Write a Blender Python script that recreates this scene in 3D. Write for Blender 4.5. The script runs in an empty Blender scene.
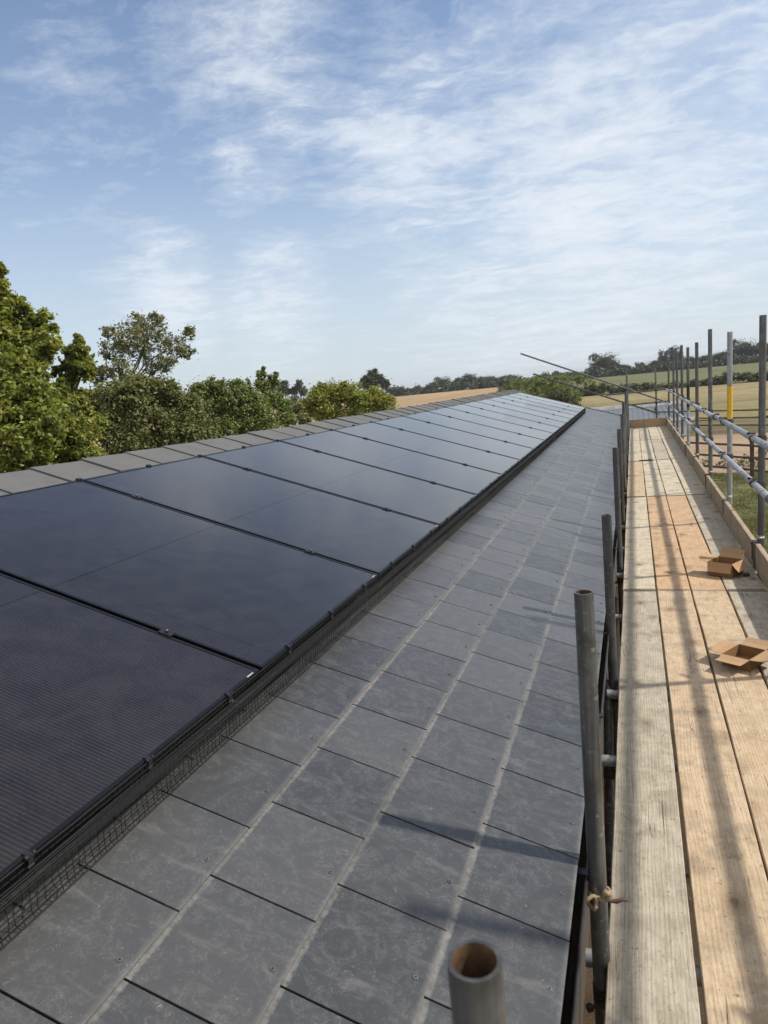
import bpy, math, random
import numpy as np
from mathutils import Vector, Matrix
PI=math.pi
rng=np.random.default_rng(7); random.seed(7)
S=bpy.context.scene
COL=S.collection
HAZE=.0003
CZ=4.2                                   # eye height above the near ground
TH=0.31247; CT,ST=math.cos(TH),math.sin(TH)
F=713.0
M=np.array([[0.94154105,0.32329215,-0.0947768],[0.03538206,0.18487605,0.98212472],[-0.33503517,0.92806413,-0.16262965]])

# ------------------------------------------------------------------ helpers
def at(px,py,d):
    """a point seen in direction (px,py), d metres away horizontally"""
    r=M.T@np.array([(px-384)/F,(512-py)/F,1.0]); r=r/math.hypot(r[0],r[1])*d
    return Vector((r[0],r[1],r[2]+CZ))
class MB:
    def __init__(s): s.v=[];s.f=[];s.m=[];s.uv=[];s.sm=[];s.has=False
    def add(s,vs,fs,mi=0,uvs=None,smooth=False):
        o=len(s.v); s.v+= [tuple(v) for v in vs]
        for i,f in enumerate(fs):
            s.f.append(tuple(a+o for a in f)); s.m.append(mi); s.sm.append(smooth)
            if uvs is not None: s.uv.append(uvs[i]); s.has=True
            else: s.uv.append([(0,0)]*len(f))
    def box(s,c,d,R=None,mi=0,taper=None):
        vs=[]
        for z in(-.5,.5):
            for y in(-.5,.5):
                for x in(-.5,.5):
                    p=Vector((x*d[0],y*d[1],z*d[2]))
                    if R is not None: p=R@p
                    vs.append(Vector(c)+p)
        s.add(vs,[(0,2,3,1),(4,5,7,6),(0,1,5,4),(2,6,7,3),(0,4,6,2),(1,3,7,5)],mi)
    def tube(s,p0,p1,r,seg=16,r2=None,caps=True,mi=0,hollow=0.0,wall=.004,deep=.3):
        p0,p1=Vector(p0),Vector(p1); r2=r if r2 is None else r2
        a=(p1-p0); L=a.length; a.normalize()
        b=a.orthogonal().normalized(); c=a.cross(b)
        ring=lambda p,rr:[p+(b*math.cos(2*PI*i/seg)+c*math.sin(2*PI*i/seg))*rr for i in range(seg)]
        quad=lambda i0,i1:[(i0+i,i0+(i+1)%seg,i1+(i+1)%seg,i1+i) for i in range(seg)]
        s.add(ring(p0,r)+ring(p1,r2),quad(0,seg),mi,smooth=True)
        for end,p,q,rr in((0,p0,a,r),(1,p1,-a,r2)):
            if hollow and hollow in(end+1,3):
                dd=min(deep,L*.45)
                s.add(ring(p,rr)+ring(p,rr-wall),quad(0,seg),mi)
                s.add(ring(p,rr-wall)+ring(p+q*dd,rr-wall),quad(0,seg),mi+1,smooth=True)
                s.add(ring(p+q*dd,rr-wall),[tuple(range(seg))],mi+1)
            elif caps:
                s.add(ring(p,rr),[tuple(range(seg))],mi)
    def path(s,pts,rs,seg=8,mi=0):
        pts=[Vector(p) for p in pts]; n=len(pts); vs=[]
        b=None
        for i,p in enumerate(pts):
            a=(pts[min(i+1,n-1)]-pts[max(i-1,0)]).normalized()
            b=a.orthogonal().normalized() if b is None else (b-a*b.dot(a)).normalized()
            c=a.cross(b); r=rs[i] if hasattr(rs,'__len__') else rs
            vs+=[p+(b*math.cos(2*PI*k/seg)+c*math.sin(2*PI*k/seg))*r for k in range(seg)]
        fs=[(i*seg+k,i*seg+(k+1)%seg,(i+1)*seg+(k+1)%seg,(i+1)*seg+k) for i in range(n-1) for k in range(seg)]
        fs+=[tuple(range(seg)),tuple(range((n-1)*seg,n*seg))]
        s.add(vs,fs,mi,smooth=True)
    def build(s,name,mats,parent=None,origin=None,bevel=0,loc=None,label=None):
        me=bpy.data.meshes.new(name)
        o=Vector(origin) if origin is not None else Vector((0,0,0))
        me.from_pydata([Vector(v)-o for v in s.v],[],s.f)
        for m in (mats if isinstance(mats,(list,tuple)) else [mats]): me.materials.append(m)
        me.polygons.foreach_set('material_index',s.m)
        me.polygons.foreach_set('use_smooth',s.sm)
        if s.has:
            u=me.uv_layers.new(name='UVMap'); flat=[c for f in s.uv for p in f for c in p]
            u.data.foreach_set('uv',flat)
        me.update()
        ob=bpy.data.objects.new(name,me); COL.objects.link(ob)
        if parent: ob.parent=parent
        if loc is not None: ob.location=loc
        elif origin is not None: ob.location=o
        if bevel:
            b=ob.modifiers.new('bevel','BEVEL'); b.width=bevel; b.segments=2; b.limit_method='ANGLE'
        if label: ob['label']=label
        return ob
def fast_mesh(name,V,Q,mat,smooth=False):
    me=bpy.data.meshes.new(name); n=len(Q); k=Q.shape[1]
    me.vertices.add(len(V)); me.vertices.foreach_set('co',np.asarray(V,np.float32).ravel())
    me.loops.add(n*k); me.loops.foreach_set('vertex_index',Q.astype(np.int32).ravel())
    me.polygons.add(n); me.polygons.foreach_set('loop_start',np.arange(0,n*k,k,dtype=np.int32))
    me.polygons.foreach_set('loop_total',np.full(n,k,np.int32))
    me.materials.append(mat); me.update(calc_edges=True); me.validate()
    if smooth: me.polygons.foreach_set('use_smooth',np.ones(n,bool))
    return me
def link(name,me,parent=None,loc=None):
    o=bpy.data.objects.new(name,me); COL.objects.link(o)
    if parent: o.parent=parent
    if loc is not None: o.location=loc
    return o
def tag(o,label,cat,group=None):
    o['label']=label; o['category']=cat
    if group: o['group']=group
    return o
def empty(name,loc,label,cat,group=None,rot=None):
    o=bpy.data.objects.new(name,None); COL.objects.link(o); o.location=loc
    o.empty_display_size=.2
    if rot is not None: o.rotation_euler=rot
    return tag(o,label,cat,group)
ORD=['zeroth','first','second','third','fourth','fifth','sixth','seventh','eighth','ninth','tenth','eleventh','twelfth','thirteenth','fourteenth','fifteenth','sixteenth','seventeenth','eighteenth','nineteenth','twentieth']
def copy_tree(o,parent=None):
    c=o.copy(); COL.objects.link(c)
    if parent: c.parent=parent
    for ch in list(o.children): copy_tree(ch,c)
    return c

# ------------------------------------------------------------------ materials
class NT:
    def __init__(s,name):
        s.mat=bpy.data.materials.new(name); s.mat.use_nodes=True
        s.nt=s.mat.node_tree; s.N=s.nt.nodes; s.L=s.nt.links
        s.b=s.N['Principled BSDF']
    def n(s,t,**k):
        x=s.N.new(t)
        for a,v in k.items():
            if a.startswith('i_'): x.inputs[a[2:].replace('_',' ')].default_value=v
            else: setattr(x,a,v)
        return x
    def l(s,a,b): s.L.new(a,b)
    def coord(s,kind='Object',scale=(1,1,1),off=None):
        t=s.n('ShaderNodeTexCoord'); m=s.n('ShaderNodeMapping'); s.l(t.outputs[kind],m.inputs[0])
        m.inputs['Scale'].default_value=scale
        if off is not None: s.l(off,m.inputs['Location'])
        return m.outputs[0]
    def noise(s,vec,scale,detail=4,rough=.55,dist=0,w=None):
        x=s.n('ShaderNodeTexNoise'); 
        if w is not None: x.noise_dimensions='4D'; s.l(w,x.inputs['W'])
        s.l(vec,x.inputs['Vector']); x.inputs['Scale'].default_value=scale; x.inputs['Detail'].default_value=detail
        x.inputs['Roughness'].default_value=rough; x.inputs['Distortion'].default_value=dist
        return x.outputs[0]
    def ramp(s,fac,stops,interp='LINEAR'):
        r=s.n('ShaderNodeValToRGB'); r.color_ramp.interpolation=interp
        e=r.color_ramp.elements
        while len(e)<len(stops): e.new(.5)
        for i,(p,c) in enumerate(stops):
            e[i].position=p
            if not hasattr(c,'__len__'): c=(c,c,c)
            e[i].color=(*c,1)
        s.l(fac,r.inputs[0]); return r.outputs[0]
    def mix(s,fac,a,b,mode='MIX'):
        x=s.n('ShaderNodeMix',data_type='RGBA',blend_type=mode)
        for i,v in((0,fac),(6,a),(7,b)):
            if isinstance(v,(int,float)): x.inputs[i].default_value=v
            elif isinstance(v,tuple): x.inputs[i].default_value=(*v,1)
            else: s.l(v,x.inputs[i])
        return x.outputs[2]
    def math(s,op,a,b=None,c=None,clamp=False):
        x=s.n('ShaderNodeMath',operation=op,use_clamp=clamp)
        for i,v in enumerate((a,b,c)):
            if v is None: continue
            if isinstance(v,(int,float)): x.inputs[i].default_value=v
            else: s.l(v,x.inputs[i])
        return x.outputs[0]
    def bump(s,h,strength=.3,dist=.01,normal=None):
        x=s.n('ShaderNodeBump'); x.inputs['Strength'].default_value=strength; x.inputs['Distance'].default_value=dist
        s.l(h,x.inputs['Height'])
        if normal is not None: s.l(normal,x.inputs['Normal'])
        return x.outputs[0]
    def set(s,**k):
        for a,v in k.items():
            i=s.b.inputs[a.replace('_',' ')]
            if isinstance(v,(int,float)): i.default_value=v
            elif isinstance(v,tuple): i.default_value=(*v,1) if len(v)==3 else v
            else: s.l(v,i)
        return s.mat

def m_plain(name,c,rough=.6,metal=0.,var=.25,scale=8):
    t=NT(name); v=t.coord(); a=t.noise(v,scale,5)
    col=t.mix(t.ramp(a,[(.3,0.),(.7,1.)]),tuple(x*(1-var) for x in c),tuple(min(1,x*(1+var)) for x in c))
    return t.set(Base_Color=col,Roughness=rough,Metallic=metal,Normal=t.bump(a,.15,.003))
def m_steel(name,c0,c1,metal,rough,dirt=(.09,.075,.06)):
    t=NT(name); v=t.coord(); vs=t.coord(scale=(22,22,1.2))
    a=t.noise(vs,1.6,6,.6); b=t.noise(v,9,5,.65); d=t.noise(v,45,3)
    inf=t.n('ShaderNodeObjectInfo')
    col=t.mix(t.ramp(a,[(.40,0.),(.60,1.)]),c0,c1)
    col=t.mix(t.ramp(b,[(.48,0.),(.66,.75)]),col,dirt)
    ru=t.noise(t.coord(scale=(5,5,2.2),off=None),2.1,6,.72); col=t.mix(t.ramp(ru,[(.60,0.),(.68,.6)]),col,(.13,.065,.03))
    col=t.mix(t.ramp(d,[(.62,0.),(.72,.5)]),col,(.5,.5,.48))
    col=t.mix(t.math('MULTIPLY',inf.outputs['Random'],.45),col,tuple(x*.55 for x in c0))
    r=t.ramp(b,[(.3,rough-.08),(.7,rough+.2)])
    return t.set(Base_Color=col,Metallic=metal,Roughness=r,Normal=t.bump(t.mix(.5,b,d),.25,.002))
STEEL=m_steel('galvanised_steel',(.11,.116,.125),(.20,.203,.205),.5,.42)
STEEL_I=m_steel('weathered_dark_steel',(.075,.080,.085),(.19,.193,.192),.45,.36,(.06,.055,.048))
STEEL_D=m_steel('dull_dark_steel',(.10,.106,.112),(.185,.19,.195),.4,.45)
STEEL_L=m_steel('bright_galvanised_steel',(.33,.35,.37),(.54,.56,.57),.5,.42,(.2,.19,.17))
def _inside():
    t=NT('rusty_tube_inside'); v=t.coord(); a=t.noise(v,60,5)
    return t.set(Base_Color=t.ramp(a,[(.3,(.03,.018,.010)),(.55,(.11,.062,.030)),(.8,(.22,.14,.075))]),Roughness=.85,Normal=t.bump(a,.5,.002))
RUST=_inside()
YELLOW=m_plain('yellow_paint',(.68,.40,.02),.5,0,.15,30)
BLACKP=m_plain('black_tape',(.012,.012,.013),.5)
COUP=m_steel('coupler_steel',(.055,.052,.05),(.11,.10,.095),.6,.55,(.07,.045,.03))
ZINC=m_plain('zinc_clip',(.45,.45,.42),.4,.7)

def m_board(name,c_lo,c_hi,grain_dark,grey=0.0):
    t=NT(name)
    inf=t.n('ShaderNodeObjectInfo')
    cx=t.n('ShaderNodeCombineXYZ'); 
    t.l(t.math('MULTIPLY',inf.outputs['Random'],37.0),cx.inputs[0]); t.l(t.math('MULTIPLY',inf.outputs['Random'],91.0),cx.inputs[1])
    tc=t.n('ShaderNodeTexCoord'); va=t.n('ShaderNodeVectorMath',operation='ADD'); t.l(tc.outputs['Object'],va.inputs[0]); t.l(cx.outputs[0],va.inputs[1])
    P=va.outputs[0]
    def mp(sc):
        m=t.n('ShaderNodeMapping'); m.inputs['Scale'].default_value=sc; t.l(P,m.inputs[0]); return m.outputs[0]
    # distort grain round knots
    big=t.noise(mp((3,.8,3)),1.0,2,.5)
    gx=t.n('ShaderNodeVectorMath',operation='ADD'); t.l(mp((1,.045,1)),gx.inputs[0])
    cb=t.n('ShaderNodeCombineXYZ'); t.l(t.math('MULTIPLY',big,.10),cb.inputs[0]); t.l(cb.outputs[0],gx.inputs[1])
    w=t.n('ShaderNodeTexWave',wave_type='BANDS',bands_direction='X'); t.l(gx.outputs[0],w.inputs[0])
    w.inputs['Scale'].default_value=24; w.inputs['Distortion'].default_value=5; w.inputs['Detail'].default_value=3; w.inputs['Detail Scale'].default_value=2.2; w.inputs['Detail Roughness'].default_value=.6
    fine=t.noise(mp((190,5,60)),1,4,.65); fine2=t.noise(mp((420,9,90)),1,3,.6)
    blot=t.noise(mp((5,1.8,5)),1.3,5,.6)
    col=t.mix(blot,c_lo,c_hi)
    col=t.mix(t.ramp(w.outputs[0],[(.35,0.),(.9,.10)]),col,grain_dark)
    col=t.mix(t.ramp(fine,[(.50,0.),(.72,.30)]),col,tuple(x*.55 for x in grain_dark))
    mot=t.noise(mp((28,14,20)),1.,5,.7); col=t.mix(t.ramp(mot,[(.44,0.),(.68,.42)]),col,tuple(x*.8 for x in grain_dark))
    spk=t.noise(mp((160,60,100)),1.,2,.6); col=t.mix(t.ramp(spk,[(.60,0.),(.72,.5)]),col,tuple(x*.5 for x in grain_dark))
    # cross weathering bars
    bars=t.noise(mp((1.2,9,2)),1.0,3,.6)
    col=t.mix(t.ramp(bars,[(.5,0.),(.70,.42)]),col,(.27,.23,.175))
    # knots
    vo=t.n('ShaderNodeTexVoronoi',feature='F1',distance='EUCLIDEAN'); vo.inputs['Randomness'].default_value=1
    t.l(mp((6.2,3.9,1)),vo.inputs['Vector']); vo.inputs['Scale'].default_value=1
    wn=t.n('ShaderNodeTexWhiteNoise'); t.l(vo.outputs['Position'],wn.inputs['Vector'])
    keep=t.math('GREATER_THAN',wn.outputs[0],.38)
    kd=t.math('ADD',vo.outputs['Distance'],t.math('MULTIPLY',t.math('SUBTRACT',t.noise(P,30,2),.5),.09))
    k1=t.math('MULTIPLY',t.ramp(kd,[(.055,.8),(.125,0.)]),keep)
    k2=t.math('MULTIPLY',t.ramp(kd,[(.0,.0),(.12,.55),(.34,0.)]),keep)
    col=t.mix(k2,col,tuple(x*.6 for x in grain_dark)); col=t.mix(k1,col,(.13,.075,.04))
    # dirt stains and small dark specks
    st=t.noise(P,6.0,6,.7); col=t.mix(t.ramp(st,[(.53,0.),(.70,.62)]),col,(.20,.16,.115))
    sp=t.noise(P,70,2,.5); col=t.mix(t.ramp(sp,[(.70,0.),(.75,.8)]),col,(.08,.055,.04))
    # long cracks
    ck=t.noise(mp((34,.55,20)),1,2,.4,.6); ckm=t.ramp(t.math('ABSOLUTE',t.math('SUBTRACT',ck,.5)),[(.0,1.),(.007,0.)])
    ckg=t.math('MULTIPLY',ckm,t.ramp(blot,[(.52,0.),(.60,1.)]))
    col=t.mix(t.math('MULTIPLY',ckg,.85),col,(.05,.035,.025))
    hgt=t.math('SUBTRACT',t.math('SUBTRACT',t.math('MULTIPLY',fine,.7),t.math('MULTIPLY',w.outputs[0],.25)),t.math('MULTIPLY',ckg,1.2))
    hgt=t.math('ADD',hgt,t.math('MULTIPLY',fine2,.3))
    return t.set(Base_Color=col,Roughness=.82,Specular_IOR_Level=.3,Normal=t.bump(hgt,.55,.004))
B_GREY=m_board('weathered_grey_board',(.37,.325,.25),(.55,.49,.39),(.20,.165,.11))
B_TAN=m_board('tan_board',(.46,.345,.22),(.63,.50,.35),(.32,.21,.115))
B_ORANGE=m_board('orange_board',(.46,.305,.175),(.62,.445,.28),(.34,.195,.09))
B_PALE=m_board('pale_board',(.47,.41,.31),(.66,.585,.46),(.31,.245,.155))
B_TOE=m_board('toe_board_wood',(.31,.25,.175),(.44,.365,.265),(.22,.155,.095))
B_BROWN=m_board('brown_board',(.38,.27,.18),(.50,.36,.24),(.19,.12,.065))

def m_slate():
    t=NT('fibre_cement_slate'); P=t.coord(); g=t.n('ShaderNodeNewGeometry'); rnd=g.outputs['Random Per Island']
    w=t.math('MULTIPLY',rnd,50.)
    uv=t.n('ShaderNodeUVMap'); sx=t.n('ShaderNodeSeparateXYZ'); t.l(uv.outputs[0],sx.inputs[0])
    v=sx.outputs[1]; u=sx.outputs[0]
    base=t.mix(rnd,(.036,.038,.040),(.072,.073,.074))
    sw=t.noise(P,6,5,.62,4.,w); sw2=t.noise(P,26,5,.7,1.8,w)
    base=t.mix(t.ramp(sw,[(.44,0.),(.68,.32)]),base,(.088,.090,.090))
    m=t.math('MULTIPLY',t.ramp(sw,[(.42,0.),(.58,1.)]),t.ramp(t.math('ABSOLUTE',t.math('SUBTRACT',sw2,.52)),[(0.,1.),(.035,0.)]))
    base=t.mix(t.math('MULTIPLY',m,.36),base,(.17,.17,.166))
    # pale chalk scratches
    vo=t.noise(P,13,2,.5,5.,w); sc=t.ramp(t.math('ABSOLUTE',t.math('SUBTRACT',vo,.55)),[(0.,1.),(.006,0.)])
    base=t.mix(t.math('MULTIPLY',t.math('MULTIPLY',sc,t.ramp(sw2,[(.50,0.),(.60,1.)])),.75),base,(.34,.34,.33))
    str_=t.n('ShaderNodeMapping'); str_.inputs['Scale'].default_value=(2.2,11,2.2); str_.inputs['Rotation'].default_value=(0,0,.35); t.l(P,str_.inputs[0])
    sk2=t.noise(str_.outputs[0],2.6,5,.65,.8,w); base=t.mix(t.ramp(sk2,[(.56,0.),(.70,.45)]),base,(.135,.135,.133))
    # settled dust along the tail and below the next slate's tail (v in metres from the tail)
    dn=t.noise(P,60,4,.7); dn2=t.noise(P,5,2)
    edge=t.math('ADD',v,t.math('MULTIPLY',t.math('SUBTRACT',dn,.5),.012))
    lo=t.ramp(edge,[(.000,.75),(.003,.45),(.007,.25),(.012,0.)])
    hi=t.ramp(edge,[(.2560,0.),(.2572,.6),(.264,.95),(.267,.8)])
    dust=t.math('MULTIPLY',t.math('MAXIMUM',lo,hi),t.ramp(dn2,[(.3,.35),(.7,.95)]))
    dust=t.math('MULTIPLY',dust,t.ramp(dn,[(.35,.35),(.6,1.)]))
    base=t.mix(dust,base,(.225,.218,.198))
    r=t.math('ADD',t.ramp(sk2,[(.3,.27),(.7,.45)]),t.math('MULTIPLY',dust,.3))
    fine=t.noise(P,240,3,.6)
    return t.set(Base_Color=base,Roughness=r,Specular_IOR_Level=.55,Normal=t.bump(t.mix(.25,fine,sw2),.12,.003))
SLATE=m_slate()
def m_concrete(name,c,sc=60):
    t=NT(name); P=t.coord(); a=t.noise(P,sc,6,.75); b=t.noise(P,5,4); g=t.n('ShaderNodeNewGeometry')
    col=t.mix(a,tuple(x*.72 for x in c),tuple(x*1.3 for x in c)); col=t.mix(t.ramp(b,[(.4,0.),(.7,.4)]),col,tuple(x*.6 for x in c))
    col=t.mix(t.math('MULTIPLY',g.outputs['Random Per Island'],.25),col,(.1,.1,.095))
    return t.set(Base_Color=col,Roughness=.9,Normal=t.bump(a,.4,.004))
RIDGE=m_concrete('concrete_ridge',(.112,.113,.113))
def m_pv():
    t=NT('solar_glass'); P=t.coord(); s=t.n('ShaderNodeSeparateXYZ'); t.l(P,s.inputs[0]); X,Y=s.outputs[0],s.outputs[1]
    def lines(c,pitch,width,off=0.):
        a=t.math('FRACT',t.math('ADD',t.math('DIVIDE',c,pitch),off)); a=t.math('ABSOLUTE',t.math('SUBTRACT',a,.5))
        return t.math('GREATER_THAN',a,.5-width/2/pitch)
    bus=lines(X,.0114,.0016); fing=lines(Y,.0028,.0006)
    gx=lines(X,.1815,.0022,.5-.0235/.1815+.0); gy=lines(Y,.0945,.0016)
    nz=t.noise(P,2.2,3); rn=t.noise(t.coord(scale=(5.5,10.6,1)),1.,0)
    col=t.mix(nz,(.0070,.0058,.0072),(.0098,.0083,.0098))
    col=t.mix(t.math('MULTIPLY',bus,.34),col,(.10,.088,.085))
    col=t.mix(t.math('MULTIPLY',t.math('MAXIMUM',gx,gy),.8),col,(.004,.004,.006))
    dash=t.math('MULTIPLY',gy,lines(X,.0228,.009)); col=t.mix(t.math('MULTIPLY',dash,.22),col,(.12,.12,.12))
    mid=t.math('LESS_THAN',t.math('ABSOLUTE',t.math('SUBTRACT',Y,.868)),.004); col=t.mix(mid,col,(.004,.004,.006))
    du=t.noise(P,9,6,.7,.6); spec=t.math('SUBTRACT',.5,t.math('MULTIPLY',t.math('MAXIMUM',mid,t.math('MULTIPLY',t.math('MAXIMUM',gx,gy),.35)),.3)); dust=t.ramp(du,[(.35,.018),(.8,.06)])
    col=t.mix(dust,col,(.35,.33,.3))
    wav=t.noise(P,1.7,2,.5)
    return t.set(Base_Color=col,Roughness=t.ramp(du,[(.3,.075),(.75,.13)]),IOR=1.5,Specular_IOR_Level=spec,Normal=t.bump(wav,.05,.02))
PV=m_pv()
FRAME=m_plain('black_anodised_frame',(.014,.014,.015),.30,.5,.2,20)
WIRE=m_plain('black_wire',(.004,.004,.004),.6)
CLIPB=m_plain('black_clip',(.014,.014,.015),.35)
WHITE_ST=m_plain('white_sticker',(.32,.32,.32),.5)
ALU=m_plain('bare_aluminium',(.6,.6,.6),.35,.8)
UNDER=m_plain('roof_felt',(.012,.012,.013),.9)
GUT=m_plain('black_gutter',(.022,.019,.017),.35,0,.4,12)
CARD=None
def m_card(name,c):
    t=NT(name); P=t.coord(); a=t.noise(P,14,5,.6); w=t.n('ShaderNodeTexWave',wave_type='BANDS',bands_direction='X'); t.l(P,w.inputs[0]); w.inputs['Scale'].default_value=60
    col=t.mix(a,tuple(x*.82 for x in c),tuple(x*1.12 for x in c))
    return t.set(Base_Color=col,Roughness=.8,Specular_IOR_Level=.25,Normal=t.bump(t.mix(.6,w.outputs[0],a),.12,.001))
CARD=m_card('shaded_brown_cardboard',(.23,.125,.055)); CARD_IN=m_card('cardboard_inside',(.40,.26,.145))  # body colour darkened to carry the shade on the box sides
ROPE=m_plain('hemp_rope',(.26,.195,.12),.9,0,.3,80); ROPE_R=m_plain('red_cord',(.09,.035,.025),.7)
def m_brick():
    t=NT('red_brick'); tc=t.n('ShaderNodeTexCoord'); m=t.n('ShaderNodeMapping'); t.l(tc.outputs['Object'],m.inputs[0]); m.inputs['Rotation'].default_value=(PI/2,0,PI/2)
    b=t.n('ShaderNodeTexBrick'); t.l(m.outputs[0],b.inputs[0]); b.inputs['Scale'].default_value=4.4
    b.inputs['Color1'].default_value=(.06,.035,.022,1);b.inputs['Color2'].default_value=(.045,.028,.018,1);b.inputs['Mortar'].default_value=(.07,.055,.04,1);b.inputs['Mortar Size'].default_value=.03
    return t.set(Base_Color=b.outputs[0],Roughness=.9,Normal=t.bump(b.outputs['Fac'],.4,.01))
BRICK=m_brick()

def m_ground(name,stops,sc=.6,fine=30,bump=.5,rows=None,bd=.03):
    t=NT(name); P=t.coord(); a=t.noise(P,sc,6,.6); b=t.noise(P,fine,5,.7); c=t.noise(P,sc*.12,3)
    f=t.mix(.45,a,b); f=t.mix(.3,f,c)
    col=t.ramp(f,stops)
    if rows:
        m=t.coord(scale=rows); r=t.noise(m,1,3,.6); col=t.mix(t.ramp(r,[(.35,.0),(.7,.4)]),col,tuple(x*.55 for x in stops[0][1]))
    return t.set(Base_Color=col,Roughness=.95,Specular_IOR_Level=.15,Normal=t.bump(b,bump,bd))
G_BASE=m_ground('rough_grass',[(.34,(.065,.06,.03)),(.5,(.13,.11,.06)),(.64,(.21,.17,.10))],.5)
G_LAWN=m_ground('lawn_grass',[(.34,(.055,.062,.022)),(.5,(.098,.105,.042)),(.63,(.20,.18,.09))],.9,28)
G_GRAVEL=m_ground('gravel',[(.3,(.03,.021,.014)),(.5,(.075,.052,.034)),(.7,(.16,.12,.08))],3,70,.8,None,.02)
G_DIRT=m_ground('paddock_dirt',[(.34,(.17,.12,.075)),(.5,(.28,.205,.135)),(.63,(.40,.31,.22))],.35,9,.6)
G_MEADOW=m_ground('dry_meadow',[(.38,(.13,.12,.055)),(.5,(.25,.205,.10)),(.60,(.35,.29,.16))],.07,1.6,.5,(.02,.35,1))
G_FIELD=m_ground('green_field',[(.35,(.09,.10,.04)),(.5,(.135,.14,.06)),(.63,(.19,.185,.09))],.05,1.,.4,(.015,.25,1))
G_STUB=m_ground('stubble_field',[(.35,(.27,.185,.10)),(.5,(.37,.26,.145)),(.63,(.45,.33,.20))],.05,1.2,.4,(.3,.02,1))

def m_leaf(name,cols,dry=None,trans=.42,rough=.55):
    t=NT(name); g=t.n('ShaderNodeNewGeometry'); P=t.coord(); nz=t.noise(P,.9,3,.6)
    f=t.math('ADD',t.math('MULTIPLY',g.outputs['Random Per Island'],.65),t.math('MULTIPLY',nz,.45))
    stops=[(i/(len(cols)-1)*.8+.1,c) for i,c in enumerate(cols)]
    col=t.ramp(f,stops)
    b=t.b; b.inputs['Roughness'].default_value=rough; b.inputs['Specular IOR Level'].default_value=.35
    t.l(col,b.inputs['Base Color'])
    tr=t.n('ShaderNodeBsdfTranslucent'); tc=t.mix(1.,col,(1.25,1.3,.6),'MULTIPLY'); t.l(tc,tr.inputs[0])
    ms=t.n('ShaderNodeMixShader'); ms.inputs[0].default_value=trans; t.l(b.outputs[0],ms.inputs[1]); t.l(tr.outputs[0],ms.inputs[2])
    t.l(ms.outputs[0],t.N['Material Output'].inputs[0]); return t.mat
L_MAPLE=m_leaf('maple_leaf',[(0.063,0.093,0.020),(0.140,0.178,0.041),(0.253,0.273,0.065),(0.456,0.423,0.114)])
L_OLIVE=m_leaf('dry_olive_leaf',[(0.089,0.105,0.047),(0.149,0.165,0.073),(0.208,0.211,0.098),(0.238,0.205,0.114)],trans=.25)
L_BUSH=m_leaf('bush_leaf',[(0.071,0.093,0.031),(0.130,0.151,0.050),(0.185,0.196,0.072),(0.239,0.217,0.099)],trans=.25)
L_GREEN=m_leaf('shrub_leaf',[(0.069,0.104,0.029),(0.134,0.177,0.052),(0.192,0.231,0.073),(0.278,0.287,0.109)],trans=.3)
L_YELL=m_leaf('yellow_shrub_leaf',[(0.104,0.137,0.034),(0.187,0.221,0.043),(0.291,0.312,0.064),(0.416,0.351,0.100)],trans=.3)
L_FAR=m_leaf('far_leaf',[(0.037,0.053,0.030),(0.062,0.077,0.043),(0.094,0.103,0.056)],trans=.15)
L_HEDGE=m_leaf('hedge_leaf',[(.045,.056,.022),(.08,.088,.035),(.125,.12,.055)],trans=.15)
L_BROWN=m_leaf('russet_leaf',[(.06,.05,.03),(.10,.07,.045),(.12,.075,.05)],trans=.15)
BARK=m_plain('bark',(.085,.065,.045),.95,0,.4,14)
WOODF=m_plain('weathered_fence_wood',(.085,.062,.045),.9,0,.35,6)

# ------------------------------------------------------------------ terrain
RR=[0,26,47,110,250,400,1200,3500]; ZZ=[0,0,.6,1.0,2.8,3.3,3.9,4.15]
RS=sorted(set([0.5,2,5,10,15,20,26]+[26+3*i for i in range(1,30)]+[115,120,130,140,150,160,175,190,205,220,235,250,262,275,300,330,360,400,500,650,850,1200,1800,2600,3500]))
def smooth_h(r):
    a=[np.interp(r*(1+d),RR,ZZ) for d in(-.14,-.07,0,.07,.14)]; return float(np.mean(a))
def hgt(x,y): return smooth_h(math.hypot(x,y))
def sheet(name,a0,a1,r0,r1,off,mat):
    rs=[r for r in RS if r0<=r<=r1]; az=np.radians(np.arange(a0,a1+.01,2)); V=[];Q=[]
    for r in rs:
        for a in az: V.append((r*math.sin(a),r*math.cos(a),smooth_h(r)+off))
    n=len(az)
    for i in range(len(rs)-1):
        for j in range(n-1): Q.append((i*n+j,i*n+j+1,(i+1)*n+j+1,(i+1)*n+j))
    Q=np.array(Q)[:,::-1]
    o=link(name,fast_mesh(name,np.array(V),Q,mat,True)); o['kind']='structure'; return o
sheet('ground',-180,180,.5,3500,0,G_BASE)
sheet('lawn',2,60,5,29,.012,G_LAWN)
sheet('paddock',2,60,29,41,.024,G_DIRT)
sheet('meadow',-10,60,50,110,.05,G_MEADOW)
sheet('green_field',-12,60,110,250,.08,G_FIELD)
sheet('stubble_field',-62,-10,62,262,.10,G_STUB)
mb=MB(); mb.add([(-1.2,-4,.016),(1.15,-4,.016),(1.15,30,.016),(-1.2,30,.016)],[(0,1,2,3)]); g=mb.build('gravel_path',G_GRAVEL); g['kind']='structure'

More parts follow.
